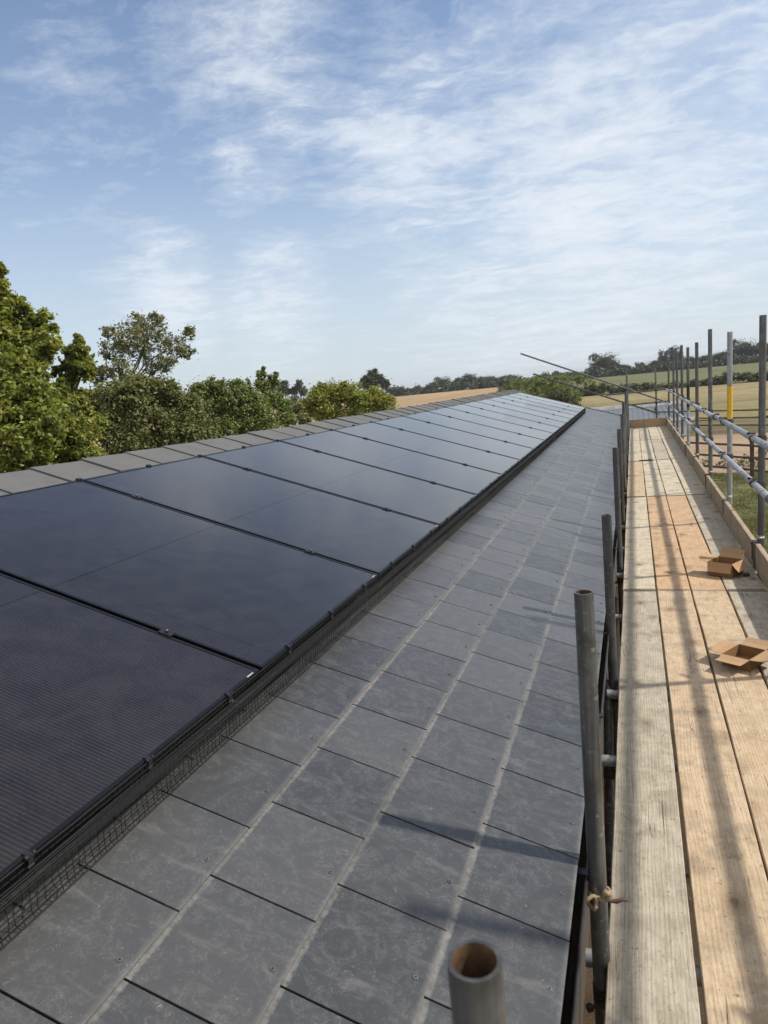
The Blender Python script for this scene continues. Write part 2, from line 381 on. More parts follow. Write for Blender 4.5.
# ------------------------------------------------------------------ house
OFF=.14
N=Vector((ST,0,CT)); U=Vector((-CT,0,ST))
b=Vector((-1.16317,0,-.8319+CZ))                   # lower edge line of the panels (top face)
EX,EZ=-.187,-1.2945+CZ                              # eave line on slate plane
E0=Vector((EX,0,EZ)); G=.268; Y0,Y1=-2.4,21.3
APX=-3.28; APZ=EZ+(EX-APX)*math.tan(TH)
house=empty('house',(-3.28,9.5,0),'long low house with shallow grey slate roof beneath the solar panels','house')
HO=house.location
def hb(mbx,name,mats,bevel=0,label=None,parent=None):
    o=mbx.build(name,mats,parent or house,bevel=bevel); o.location=-HO if parent is None else (0,0,0)
    if label:o['label']=label
    return o
# slates on the near slope
mb=MB(); W=.3
nc=int(((EX-APX)/CT)/G)+1
for k in range(nc):
    ph=[.288,.167,.035,.21,.06,.22][k%6]
    y=Y0-W+((ph-Y0)%W)
    while y<Y1:
        ya,yb=max(y+.0028,Y0),min(y+W-.0028,Y1); y+=W
        if yb-ya<.03: continue
        s0=k*G-.0+rng.normal(0,.0012); s1=min((k+1)*G+.04,(EX-APX)/CT-.01)
        t0=.0078+rng.normal(0,.0008); th=.0052
        P=lambda yy,s,h:E0+U*s+N*h+Vector((0,yy,0))
        h0,h1=t0,.0005
        j=rng.normal(0,.0008)
        vs=[P(ya,s0,h0-th),P(yb,s0+j,h0-th),P(yb,s1,h1-th),P(ya,s1,h1-th),P(ya,s0,h0),P(yb,s0+j,h0),P(yb,s1,h1),P(ya,s1,h1)]
        fs=[(4,5,6,7),(0,3,2,1),(0,1,5,4),(1,2,6,5),(2,3,7,6),(3,0,4,7)]
        vv=s1-s0; w_=yb-ya
        u4=[(0,0),(w_,0),(w_,vv),(0,vv)] if k<3 else ([(0,0),(w_,0),(w_,.24),(0,.24)] if k==3 else [(.1,.1)]*4)
        mb.add(vs,fs,0,[u4,[(.1,.1)]*4,[(.1,.001)]*4,[(0,.1)]*4,[(.1,.2)]*4,[(0,.1)]*4])
slates=hb(mb,'slate_roof_slope',SLATE)
# rivets (disc fixings) half a slate from the joint
mb=MB()
for k in range(nc-7):
    y=Y0+(([.288,.167,.035,.21,.06,.22][k%6]-Y0)%W)
    while y<12:
        c=E0+U*(k*G+.030)+N*.0088+Vector((0,y+W*.5+rng.normal(0,.004),0))
        mb.tube(c-N*.002,c+N*.0012,.0026,8,mi=0); mb.tube(c-N*.002,c+N*.0003,.0055,10,mi=1); y+=W
hb(mb,'slate_rivets',[m_plain('copper_rivet',(.018,.016,.014),.5,.3),m_plain('rivet_scuff',(.10,.10,.098),.6)])
mb=MB()
for yy,dz in((0,0),):
    s1=(EX-APX)/CT
    a=E0+U*.02-N*.012; c=Vector((APX,0,APZ-.012)); d=Vector((2*APX-EX,0,EZ-.012))
    for p,q in((a,c),(c,d)):
        mb.add([p+Vector((0,Y0,0)),p+Vector((0,Y1,0)),q+Vector((0,Y1,0)),q+Vector((0,Y0,0))],[(0,1,2,3)])
hb(mb,'roof_underlay',UNDER)
mb=MB(); p=Vector((APX,0,APZ)); d=Vector((2*APX-EX,0,EZ))
for k in range(nc):
    q0=d+(p-d)*(k/nc); q1=d+(p-d)*((k+1)/nc); up=Vector((-ST,0,CT))
    mb.add([q0+up*.008+Vector((0,Y0,0)),q0+up*.008+Vector((0,Y1,0)),q1+up*.001+Vector((0,Y1,0)),q1+up*.001+Vector((0,Y0,0)),q0+up*.001+Vector((0,Y0,0)),q0+up*.001+Vector((0,Y1,0))],[(0,3,2,1),(0,1,5,4)])
hb(mb,'rear_roof_slope',m_plain('rear_slate',(.085,.09,.096),.5))
# ridge tiles
mb=MB(); y=Y0+.04; Lr=.415; hw=.30; up=.062
y=2.783-13*Lr
while y<Y1-.02:
    ya=max(y+.006,Y0); yb=min(y+Lr-.006,Y1+.01); y+=Lr
    if yb<Y0: continue
    rz=rng.normal(0,.002)
    for sgn in(1,-1):
        dn=Vector((sgn*CT,0,-ST)); nn=Vector((sgn*ST,0,CT))
        ap=Vector((APX,0,APZ+up+rz))
        vs=[]
        for yy,lf in((ya-.012,.011),(yb,.0)):
            ap=Vector((APX,0,APZ+up+rz+lf))
            vs+=[ap+Vector((0,yy,0)),ap+dn*hw+Vector((0,yy,0)),ap+dn*hw-nn*.016+Vector((0,yy,0)),ap-Vector((0,0,.016))+Vector((0,yy,0))]
        mb.add(vs,[(0,1,2,3),(4,7,6,5),(0,4,5,1),(1,5,6,2),(2,6,7,3),(3,7,4,0)])
hb(mb,'ridge_tiles',RIDGE)
mb=MB()
for sgn in(1,-1):
    dn=Vector((sgn*CT,0,-ST)); nn=Vector((sgn*ST,0,CT)); ap=Vector((APX,0,APZ+.028))
    mb.add([ap+Vector((0,Y0,0)),ap+dn*.275+Vector((0,Y0,0)),ap+dn*.275+Vector((0,Y1,0)),ap+Vector((0,Y1,0))],[(0,1,2,3)])
    ap=Vector((APX,0,APZ)); 
    mb.add([ap+dn*.275+nn*.03+Vector((0,Y0,0)),ap+dn*.275-nn*.01+Vector((0,Y0,0)),ap+dn*.275-nn*.01+Vector((0,Y1,0)),ap+dn*.275+nn*.03+Vector((0,Y1,0))],[(0,1,2,3)])
hb(mb,'ridge_roll',UNDER)
# walls, fascia, verge, gutter
mb=MB(); wx0,wx1=2*APX+.50,-.46
mb.box(((wx0+wx1)/2,(Y0+Y1)/2+.02,1.38),(wx1-wx0,Y1-Y0-.1,2.76))
for yy in(Y0+.05,Y1-.06):
    mb.add([(wx0,yy,2.76),(wx1,yy,2.76),(wx1,yy,2.82),(APX,yy,APZ-.06),(wx0,yy,2.82)],[(0,1,2,3,4)])
hb(mb,'brick_wall',BRICK)
mb=MB(); mb.box((-.285,(Y0+Y1)/2,EZ-.13),(.02,Y1-Y0,.2)); hb(mb,'fascia_board',GUT)
mb=MB()
for sgn in(1,-1):
    dn=Vector((sgn*CT,0,-ST)); R=Matrix.Rotation(sgn*TH,3,'Y'); Lq=(EX-APX)/CT
    c=Vector((APX,Y1+.012,APZ-.03))+dn*Lq/2; mb.box(c,(Lq,.05,.10),R)
hb(mb,'verge_trim',m_plain('verge',(.05,.05,.052),.5))
mb=MB(); gx,gz,gr=-.222,EZ-.045,.056; seg=10
vs=[];
for r_ in(gr,gr-.004):
    for yy in(Y0,Y1):
        for i in range(seg+1):
            a=PI+PI*i/seg; vs.append((gx+r_*math.cos(a),yy,gz+r_*math.sin(a)))
n1=seg+1; fs=[]
for i in range(seg):
    fs.append((i,i+1,n1+i+1,n1+i)); fs.append((2*n1+i,3*n1+i,3*n1+i+1,2*n1+i+1))
fs+=[(0,n1,3*n1,2*n1),(seg,2*n1+seg,3*n1+seg,n1+seg)]
mb.add(vs,fs)
mb.tube((gx+gr,Y0,gz),(gx+gr,Y1,gz),.006,8)
y=Y0+.4
while y<Y1:
    mb.box((gx+.02,y,gz+.006),(.09,.025,.006)); y+=.95
gut=hb(mb,'gutter',GUT)
# leaf litter in the gutter
# ------------------------------------------------------------------ solar panels
YS,PIT,PW,PL=1.9236,1.154,1.134,1.736
ROT=(0,0,0)
def panel_matrix(y):
    # local x along +Y world, local y up slope, local z normal
    m=Matrix(((0,U.x,N.x),(1,U.y,N.y),(0,U.z,N.z))); return m.to_4x4()
PM=panel_matrix(0).to_3x3()
EUL=PM.to_euler()
det=PM.determinant()
# local frame: x = world Y ; y = upslope ; right-handed check
def make_panel():
    root=empty('solar_panel',(0,0,0),'x','solar panel','solar panels in a row up the slate roof'); 
    fw=.011
    mb=MB()
    for x0,x1,y0,y1 in((0,PW,0,fw),(0,PW,PL-fw,PL),(0,fw,fw,PL-fw),(PW-fw,PW,fw,PL-fw)):
        mb.box(((x0+x1)/2,(y0+y1)/2,-.015),(x1-x0,y1-y0,.030))
    mb.box((PW/2,.012,-.0285),(PW,.024,.002))
    mb.build('frame',FRAME,root,bevel=.0008)
    mb=MB(); mb.box((PW/2,PL/2,-.0045),(PW-2*fw+.001,PL-2*fw+.001,.004)); mb.build('glass',PV,root)
    mb=MB(); mb.box((PW-.05,.0055,.0008),(.036,.0045,.0012)); mb.build('sticker',WHITE_ST,root)
    for yy in(.36,1.376):
        mb=MB(); mb.box((PW+.010,yy,.002),(.032,.05,.006)); mb.tube((PW+.010,yy,.004),(PW+.010,yy,.010),.006,6)
        mb.tube((PW+.010,yy+.002,-.02),(PW+.010,yy+.002,.004),.004,6)
        c=mb.build('clamp',CLIPB,root)
        mb=MB(); mb.tube((PW+.010,yy,.0103),(PW+.010,yy,.0125),.0038,6); mb.build('bolt',ALU,c)
    for yy in(.38,.75):
        mb=MB(); mb.box((PW*yy*1.33,PL+.004,.001),(.028,.02,.012)); mb.build('edge_clip',CLIPB,root)
    return root
# make the local frame right-handed by running local x towards -Y
PMr=Matrix(((0,U.x,N.x),(-1,U.y,N.y),(0,U.z,N.z)))
if PMr.determinant()<0: PMr=PM
right=(PMr[1][0]>0)
EUL=PMr.to_euler()
proto=make_panel()
LAB={-3:'solar panel mostly cut off by the lower left corner of the view'}
NP=0
for k in range(-2,15):
    p=proto if NP==0 else copy_tree(proto)
    NP+=1
    yb=YS+PIT*k + (0 if right else PW)
    p.location=b+Vector((0,yb,0)); p.rotation_euler=EUL
    if k<-1: p['label']='nearest solar panel, only its corner reaching the lower left edge of view'
    elif k==14: p['label']='black framed solar panel at the far end of the row, farthest from camera'
    else: p['label']='black framed solar panel, %s in the row counted from the lower left foreground'%ORD[k+3]
# mounting rails beneath
for s_,w_ in((.36,'lower'),(1.376,'upper')):
    mb=MB(); c=b+U*s_-N*.055
    mb.box(c+Vector((0,(YS-3*PIT+YS+15*PIT)/2,0)),(.04,18*PIT+.1,.045),Matrix.Rotation(TH,3,'Y'))
    c0=Vector((c.x,YS-3*PIT,c.z)); o=mb.build('mounting_rail',CLIPB,None,origin=c0); tag(o,'black %s mounting rail under the solar panels, hidden behind the wire skirt'%w_,'mounting rail')
# bird mesh skirt
YA,YB=YS-3*PIT+.01,YS+15*PIT-.03
skirt=empty('bird_mesh_skirt',(b.x,YS,b.z-.15),'black wire bird mesh closing the gap below the lower edge of the solar panels','wire mesh')
SO=skirt.location
prof=[]   # (outwards along -U, below panel top along -N)
for q,(o_,d_) in enumerate([(.004,.006),(.006,.020),(.008,.032),(.010,.044),(.013,.056),(.016,.069),(.018,.083),(.020,.097),(.023,.111),(.027,.124),(.034,.1335)]): prof.append((o_,d_))
mb=MB()
def sk(y,o_,d_): return b-U*o_-N*d_+Vector((0,y,0))
wr=.00115
nseg=80
for o_,d_ in prof:
    w=wr*1.5 if o_ in(.004,.034) else wr
    ys=np.linspace(YA,YB,nseg+1)
    pts=[sk(y,o_+rng.normal(0,.0012),d_+rng.normal(0,.0012)) for y in ys]
    mb.path(pts,w,4)
y=YA
while y<YB:
    j=rng.normal(0,.001)
    pts=[sk(y+j+i*.0007*rng.normal(1,.5),prof[i][0],prof[i][1]) for i in(0,3,5,7,9,10)]
    mb.path(pts,wr,3); y+=.0195
for d_ in (.036,.0425,.049,.0555,.062):
    mb.path([sk(y,.0075+(d_-.03)*.25+rng.normal(0,.0006),d_+rng.normal(0,.0006)) for y in np.linspace(YA,YB,nseg+1)],.0017,4)
o=mb.build('wire_grid',WIRE,skirt); o.location=-SO
for k in range(-3,15):
    for fr in(1/6,.5,5/6):
        y=YS+PIT*k+PW*fr
        mb=MB(); R=Matrix.Rotation(TH,3,'Y')
        mb.box(sk(y,-.002,-.0025),(.018,.013,.003),R); mb.box(sk(y,.0075,.010),(.003,.013,.026),R)
        for q_ in (-.010,.010): mb.tube(sk(y+q_-.003,.004,-.001),sk(y+q_+.003,.004,-.001),.0052,8)
        mb.tube(sk(y-.008,.008,.022),sk(y+.008,.008,.022),.004,8)
        c=mb.build('mesh_clip',CLIPB,skirt); c.location=-SO
# ------------------------------------------------------------------ scaffold
DZ=CZ-1.587; TR=.02415
scaf=empty('scaffold',(.37,9.,0),'galvanised tube scaffold with two guard rails along the eaves of the house','scaffold')
SC=scaf.location
def part(mbx,name,mats,label=None,parent=None):
    o=mbx.build(name,mats,parent or scaf)
    o.location=-SC if parent is None else (0,0,0)
    if label:o['label']=label
    return o
def coupler(c,ax1,ax2,off2,parent,swing=1):
    """double coupler at tube centre c (axis ax1) joining a tube at c+off2 (axis ax2)"""
    c=Vector(c); a1=Vector(ax1); a2=Vector(ax2); o2=Vector(off2); mb=MB()
    mb.tube(c-a1*.026,c+a1*.026,TR+.006,14); d=c+o2
    mb.tube(d-a2*.026,d+a2*.026,TR+.006,14)
    mb.box(c+o2*.5,(.036,.036,.036))
    # flap bolts
    e=a1.cross(a2)
    for q,s in((c,-1),(d,1)):
        pb=q+o2.normalized()*s*.012+(a2 if s<0 else a1)*(TR+.014)*swing
        mb.tube(pb-o2.normalized()*.03,pb+o2.normalized()*.034,.0055,6); mb.tube(pb+o2.normalized()*s*.022,pb+o2.normalized()*s*.036,.011,6)
    return part(mb,'coupler',COUP,None,parent)
def standard(top,base,mat,label=None,z_base=.02,band=None):
    top=Vector(top); base=Vector(base); d=(base-top); foot=top+d*((top.z-z_base)/(top.z-base.z))
    mb=MB(); mb.tube(foot,top,TR,20,hollow=2,deep=.35)
    mb.box(foot-Vector((0,0,.012)),(.15,.15,.008),mi=0)
    o=part(mb,'standard',[mat,RUST],label)
    if band:
        for za,zb,bm in band:
            p=lambda z:top+d*((top.z-z)/(top.z-base.z))
            mb=MB(); mb.tube(p(za),p(zb),TR+.0012,20); part(mb,'painted_band',bm,None,o)
    return o
# outer standards
outer=[(1.80,.9,.40,STEEL),(3.90,.9,.38,STEEL),(5.93,0,.300,STEEL_D),(7.82,0,.273,STEEL_L),(9.70,0,.396,STEEL),(11.66,0,.308,STEEL_D),(13.48,0,.29,STEEL),(15.1,0,.379,STEEL_D),(16.75,0,.247,STEEL),(18.15,0,.273,STEEL),(20.6,0,.17,STEEL_D)]
xs_out=[]
for i,(y,_,zt,mt) in enumerate(outer):
    band=None; lab=None
    if i==3: band=[(CZ-.565,CZ-.25,YELLOW)]; lab='galvanised outer upright with a yellow painted band'
    if i==6: band=[(CZ-.72,CZ-.34,BLACKP),(CZ-1.55,CZ-.78,STEEL_L)]; lab='grey outer upright with a black band'
    standard((.903,y,CZ+zt),(.873,y,DZ),mt,lab,band=band)
xat=lambda z:.903-.03*(CZ+.3-z)/1.887
# guard rails
zr1,zr2=CZ-.594,CZ-1.028+.089
xr=.838
for z,segs in((zr1,[(-2,8.6),(8.62,14.9),(14.92,21.1)]),(zr2,[(-2,5.2),(5.22,11.4),(11.42,17.6),(17.62,21.1)])):
    for (ya,yb) in segs:
        mb=MB(); jx=rng.normal(0,.002)
        mb.tube((xr+jx,ya,z+rng.normal(0,.003)),(xr+jx,yb,z+rng.normal(0,.003)),TR,20,hollow=3,deep=.05); g_=part(mb,'guard_rail',[STEEL_L,RUST],'bright galvanised guard rail tube')
        if ya>0:
            mb=MB(); mb.tube((xr,ya-.09,z),(xr,ya+.09,z),TR+.005,14); mb.box((xr+.02,ya,z+.03),(.03,.10,.015)); part(mb,'rail_sleeve',COUP,None,g_)
    for i,(y,_,zt,mt) in enumerate(outer):
        coupler((xr,y+.055,z),(0,1,0),(0,0,1),(xat(z)-xr,-.055,0),None)
# inner standards
inner=[(-.148,.53,-.492,STEEL_I),(-.136,1.80,-.54,STEEL_I),(-.150,3.72,-.71,STEEL_I),(-.150,6.0,-.60,STEEL_I),(-.152,7.95,-.60,STEEL_I),(-.152,10.2,-.57,STEEL_I),(-.155,12.2,-.50,STEEL_I),(-.155,14.3,-.62,STEEL_I),(-.155,16.5,-.45,STEEL_I),(-.155,18.6,-.5,STEEL_I),(-.150,20.7,.14,STEEL_I)]
for i,(x_,y,zt,mt) in enumerate(inner):
    standard((x_,y,CZ+zt),(x_-.003,y,DZ),mt)
# ledgers and transoms under the boards
for x_,z in((-.085,DZ-.115),(.835,DZ-.115)):
    for ya,yb in((-2,4.4),(4.42,10.8),(10.82,17.),(17.02,21.2)):
        mb=MB(); mb.tube((x_,ya,z),(x_,yb,z),TR,14,hollow=3,deep=.05); part(mb,'ledger',[STEEL,RUST])
ty=[.62,1.05,1.86,2.98,3.66,4.9,5.98,6.9,7.9,9.1,10.1,11.3,12.3,13.4,14.4,15.5,16.6,17.7,18.7,20.6]
for y in ty:
    mb=MB(); mb.tube((-.185+rng.normal(0,.006),y+.0,DZ-.0645),(.955+rng.normal(0,.008),y,DZ-.0645),TR,14,hollow=3,deep=.08); part(mb,'transom',[STEEL_L,RUST])  # brighter steel stands in for sky light on the protruding stubs
for i,(x_,y,zt,mt) in enumerate(inner):
    coupler((-.085,y+.03,DZ-.115),(0,1,0),(0,0,1),(x_+.085,-.03,0),None,-1)
# lower ledger lift and braces between the uprights
for x_ in(-.085,.835):
    mb=MB(); mb.tube((x_,-2,.95),(x_,21,.95),TR,12); part(mb,'ledger',[STEEL,RUST])
for i in range(0,10,2):
    p,q=inner[i],inner[i+1]
    mb=MB(); mb.tube((-.205,p[1]+.1,.2),(-.205,q[1]-.05,DZ-.25),TR,12); part(mb,'diagonal_brace',[STEEL_D,RUST])
mb=MB(); mb.tube((-.185,3.95,DZ+.12),(-.165,2.5,DZ-1.0),TR,14,hollow=3); part(mb,'diagonal_brace',[STEEL_D,RUST],'short dark brace behind the second upright')
for yy in(2.9,3.3):
    coupler((-.17,yy,DZ-.30-.8*(3.3-yy)),(0,.79,.61),(1,0,0),(.05,0,.02),None)
# raking handrails over the gable
for (x0,z0),(x1,z1),yy,nm in(((-3.10,.790),(.82,-.95),21.75,'upper'),((-2.76,.165),(.66,-1.28),21.70,'lower')):
    mb=MB(); mb.tube((x0,yy,CZ+z0),(x1,yy,CZ+z1),TR,14,hollow=3); part(mb,'raking_rail',[STEEL_D,RUST],'dark %s raking tube rising over the far gable'%nm)
# end guard rails, end post
for z,xa in((zr1+.0,-.72),(zr2+.02,-.16)):
    mb=MB(); mb.tube((xa,20.93,z-.02),(.93,20.93,z),TR,14,hollow=3); part(mb,'end_rail',[STEEL,RUST])
standard((.585,21.0,CZ+.0),(.585,21.0,DZ),STEEL,'slim end upright between the corner uprights')
for z in(zr1,zr2):
    coupler((.585,20.97,z),(0,0,1),(1,0,0),(0,-.05,0),None); coupler((-.15,20.75,z),(0,0,1),(1,0,0),(0,.17,0),None)
# toe boards
tj=[-2.2,1.75,5.9,9.72,13.5,17.3,21.0]
for i in range(6):
    ya,yb=tj[i]+.006,tj[i+1]-.006; mb=MB(); lift=[.0,.004,.0,.006,.002,0][i]
    mb.box((.842+[0,.003,-.002,.004,0,.002][i],(ya+yb)/2,DZ+.1025+lift),(.036,yb-ya,.205)); o=part(mb,'toe_board',B_TOE)
    bv=o.modifiers.new('bevel','BEVEL'); bv.width=.004; bv.segments=2
    for yy in(ya+.02,yb-.02):
        mb=MB(); mb.box((.842,yy,DZ+.2065+lift),(.048,.026,.002)); mb.box((.8215,yy,DZ+.1035+lift),(.002,.026,.206)); mb.box((.8635,yy,DZ+.1035+lift),(.002,.026,.206)); part(mb,'end_iron',COUP,None,o)
mb=MB(); mb.box((.35,20.93+.06,DZ+.115),(.95,.036,.23)); o=part(mb,'toe_board',B_BROWN,'brown toe board closing the far end of the walkway')
for i,(y,_,zt,mt) in enumerate(outer):
    if y<5: continue
    mb=MB(); x0=.8205; mb.box((x0-.003,y+.03,DZ+.14),(.004,.02,.15)); mb.box((.855,y+.03,DZ+.2135),(.074,.02,.004)); mb.box((.893,y+.03,DZ+.18),(.003,.02,.07)); mb.tube((x0-.012,y+.03,DZ+.19),(x0+.0,y+.03,DZ+.19),.008,6)
    part(mb,'toe_board_clip',COUP)
    mb=MB(); mb.tube((.873,y+.0,DZ+.235),(.873,y,DZ+.26),TR+.004,12); mb.tube((.865,y-.05,DZ+.25),(.895,y-.035,DZ+.25),.005,6); part(mb,'zinc_band',ZINC)
# rope tie
mb=MB(); pc=Vector((-.137,1.80,CZ-1.385))
pts=[];
for i in range(30):
    a=i/29*4*PI; pts.append(pc+Vector((math.cos(a)*(TR+.006),math.sin(a)*(TR+.006),.008*math.sin(a*.5)+i*.0006-.01)))
mb.path(pts,.0055,8)
def loop(c,r,nx,nz,tilt=0):
    return [c+Vector((nx*r*math.cos(i/14*2*PI),-.012+.01*math.sin(i/14*4*PI+tilt),nz*r*math.sin(i/14*2*PI))) for i in range(15)]
mb.path(loop(pc+Vector((-.018,-TR-.006,-.004)),.014,1,1.1),.0055,8)
mb.path([pc+Vector((.006,-.033,0)),pc+Vector((.022,-.035,.006)),pc+Vector((.03,-.034,.02)),pc+Vector((.022,-.036,.028)),pc+Vector((.012,-.036,.016)),pc+Vector((.03,-.03,.0)),pc+Vector((.045,-.028,.006))],[.006,.0075,.008,.008,.007,.005,.004],8)
pcp=pc
rp=mb.build('rope_tie',ROPE,None,origin=pc); tag(rp,'frayed beige rope knotted round the second upright from the camera','rope')
mb=MB(); mb.path([pcp+Vector((.03,-.034,.002)),pcp+Vector((.048,-.036,.004)),pcp+Vector((.062,-.03,.008)),pcp+Vector((.075,-.028,.004))],[.005,.006,.005,.003],8)
rr=mb.build('cord_end',ROPE_R,rp); rr.location=-pcp

# ------------------------------------------------------------------ scaffold boards
BANDM=m_plain('rusty_band',(.17,.125,.085),.7,.3,.4,60)
JY=[-2.5,1.36,5.345,9.47,13.30,17.25,21.0-.06]
X0=-.1241; BP=.232
tone={ (1,0):B_GREY,(1,1):B_TAN,(1,2):B_TAN,(1,3):B_GREY,
       (2,0):B_PALE,(2,1):B_ORANGE,(2,2):B_ORANGE,(2,3):B_GREY,
       (3,0):B_TAN,(3,1):B_PALE,(3,2):B_PALE,(3,3):B_PALE}
tn={B_GREY.name:'weathered grey',B_TAN.name:'tan',B_ORANGE.name:'fresh orange',B_PALE.name:'pale bleached'}
rowname=['beside the roof','second from the roof','third from the roof','against the toe board']
for r_ in range(6):
    for c_ in range(4):
        mt=tone.get((r_,c_), B_PALE if (r_+c_)%3 else B_GREY)
        w=.2195+(.006 if c_==0 else 0); xa=X0+BP*c_+.006*(c_>0)+rng.normal(0,.0018); ya=JY[r_]+.004+rng.uniform(0,.006); yb=JY[r_+1]-.003-rng.uniform(0,.004)
        if c_==3: w=.248
        n=24; mb=MB(); vs=[]; dz=rng.normal(0,.0022); sk_=rng.normal(0,.0022)
        ph=rng.uniform(0,6,3)
        for i in range(n+1):
            t=i/n; y=ya+(yb-ya)*t; zz=DZ+dz-.002+.0016*math.sin(5*t+ph[0]); e0=.0012*math.sin(9*t+ph[1])+.0006*rng.normal(); e1=.0012*math.sin(8*t+ph[2])+.0006*rng.normal()
            x0_=xa+sk_*(t-.5)+e0; x1_=xa+w+sk_*(t-.5)+e1; ch=.003
            vs+=[(x0_,y,zz-.038),(x0_,y,zz-ch),(x0_+ch,y,zz),(x1_-ch,y,zz),(x1_,y,zz-ch),(x1_,y,zz-.038)]
        fs=[(i*6+k,i*6+(k+1)%6,(i+1)*6+(k+1)%6,(i+1)*6+k) for i in range(n) for k in range(6)]+[tuple(range(6)),tuple(range(n*6+5,n*6-1,-1))]
        mb.add(vs,fs)
        cc=Vector((xa+w/2,(ya+yb)/2,DZ-.038)); bd=mb.build('scaffold_board',mt,None,origin=cc)
        tag(bd,('%s scaffold board %s, in the %s visible length of the walkway'%(tn[mt.name],rowname[c_],ORD[r_]) if r_ else 'scaffold board %s, underfoot behind the lower edge of view'%rowname[c_]),'scaffold board','scaffold boards decking the walkway')
        for yy in((ya+.012,yb-.012)):
            mb=MB(); mb.box((xa+w/2,yy,DZ+dz-.0012),(w-.012,.010,.0016)); mb.box((xa-.0005,yy,DZ-.02),(.0015,.018,.036)); mb.box((xa+w+.0005,yy,DZ-.02),(.0015,.018,.036))
            ir=mb.build('end_band',BANDM,bd); ir.location=-cc
# small bits on the deck
mb=MB(); c=Vector((.17,13.27,DZ+.009)); mb.box(c,(.235,.05,.014)); mb.box(c+Vector((.05,0,.01)),(.03,.03,.012)); tag(mb.build('steel_strap',BLACKP,None,origin=c,bevel=.002),'dark flat steel strap lying across the boards at a far board joint','strap')
mb=MB(); c=Vector((.745,5.70,DZ)); mb.tube(c+Vector((-.016,0,.013)),c+Vector((.018,.01,.013)),.013,10); mb.tube(c+Vector((0,-.02,.015)),c+Vector((.004,.02,.02)),.006,6)
tag(mb.build('clamp_nut',COUP,None,origin=c),'small dark clamp nut beside the farther cardboard box','clamp')
# cardboard boxes
BX2=(.504,3.985)
def carton(c,ang,L,Wd,H,flaps,label,fl=.075):
    root=empty('cardboard_box',c,label,'cardboard box','open cardboard boxes on the walkway',rot=(0,0,ang))
    t=.003; mb=MB()
    mb.box((0,0,t/2+.001),(L-.002,Wd-.002,t),mi=0)
    for sx in(1,-1):
        mb.box((sx*(L/2-t/2),0,H/2+.002),(t,Wd,H)); mb.box((0,sx*(Wd/2-t/2),H/2+.002),(L-2*t,t,H))
    mb.build('box_body',[CARD],root)
    mb=MB()
    for k,(side,tilt) in enumerate(flaps):
        mb=MB(); ln=L if side in'NS' else Wd; 
        d={'N':Vector((0,1,0)),'S':Vector((0,-1,0)),'E':Vector((1,0,0)),'W':Vector((-1,0,0))}[side]
        hd=(Wd if side in'NS' else L)/2
        h=d*hd+Vector((0,0,H+.001)); a=math.radians(tilt); out=d*math.cos(a)+Vector((0,0,math.sin(a))); sd=d.cross(Vector((0,0,1)))
        nn=out.cross(sd)
        ins=.006
        V=[]
        for th_ in(0,t*.8):
            for uu,vv in((-ln/2,0),(ln/2,0),(ln/2-ins,fl*.5),(ln/2-ins,fl),(-ln/2+ins,fl),(-ln/2+ins,fl*.5)):
                bend=.0+.004*math.sin(vv/fl*PI)
                V.append(h+sd*uu+out*vv+nn*(th_+bend))
        mb.add(V,[(5,4,3,2,1,0),(6,7,8,9,10,11)]+[(i,(i+1)%6,6+(i+1)%6,6+i) for i in range(6)])
        mb.build('flap',CARD_IN,root)
    return root
carton(Vector((BX2[0],BX2[1],DZ+.001)),math.radians(-34),.145,.18,.062,[('N',14),('S',-4),('E',8),('W',5)],'low open cardboard box with flaps spread, nearest the camera on the boards',fl=.085)
carton(Vector((.610,5.77,DZ+.001)),math.radians(-32),.186,.178,.105,[('N',58),('W',16),('E',-50),('S',-78)],'open cardboard box with one flap standing up, farther along the boards')
# ------------------------------------------------------------------ plants
def leaves(centres,rad,nleaf,size,rng_,flat=.8,stray=.16):
    """centres (K,3), rad (K,), leaves gaussian round them; returns V,Q"""
    K=len(centres); idx=rng_.integers(0,K,nleaf)
    d=rng_.normal(0,1,(nleaf,3)); d/=np.linalg.norm(d,axis=1)[:,None]; rr_=np.abs(rng_.normal(.62,.3,nleaf)); rr_=np.where(rng_.uniform(0,1,nleaf)<stray,rr_*2.1,rr_)[:,None]
    p=centres[idx]+d*rr_*rad[idx][:,None]*np.array([1,1,flat])
    nrm=rng_.normal(0,.6,(nleaf,3))+d*.5+np.array([0,0,.6]); nrm/=np.linalg.norm(nrm,axis=1)[:,None]
    t=np.cross(nrm,rng_.normal(0,1,(nleaf,3))); t/=np.linalg.norm(t,axis=1)[:,None]; bb=np.cross(nrm,t)
    s=size*rng_.uniform(.6,1.25,nleaf)[:,None]
    V=np.stack([p-t*s*.5,p+bb*s*.30-t*s*.05+nrm*s*.08,p+t*s*.55-nrm*s*.1,p-bb*s*.30-t*s*.05+nrm*s*.08],1).reshape(-1,3)
    Q=np.arange(nleaf*4).reshape(-1,4); return V,Q
def crown_centres(cl,rng_,per=1.0,sub=.3):
    C=[];R=[]
    for c,r,w in cl:
        r=np.array(r if hasattr(r,'__len__') else (r,r,r*.9)); n=max(3,int(26*w*per))
        d=rng_.normal(0,1,(n,3)); d/=np.linalg.norm(d,axis=1)[:,None]; q=rng_.uniform(.25,1.0,n)**.6
        C.append(np.array(c)+d*q[:,None]*r*(1+rng_.normal(0,.08,(n,1)))); R.append(np.full(n,r.mean()*sub)*rng_.uniform(.6,1.3,n))
    return np.concatenate(C),np.concatenate(R)
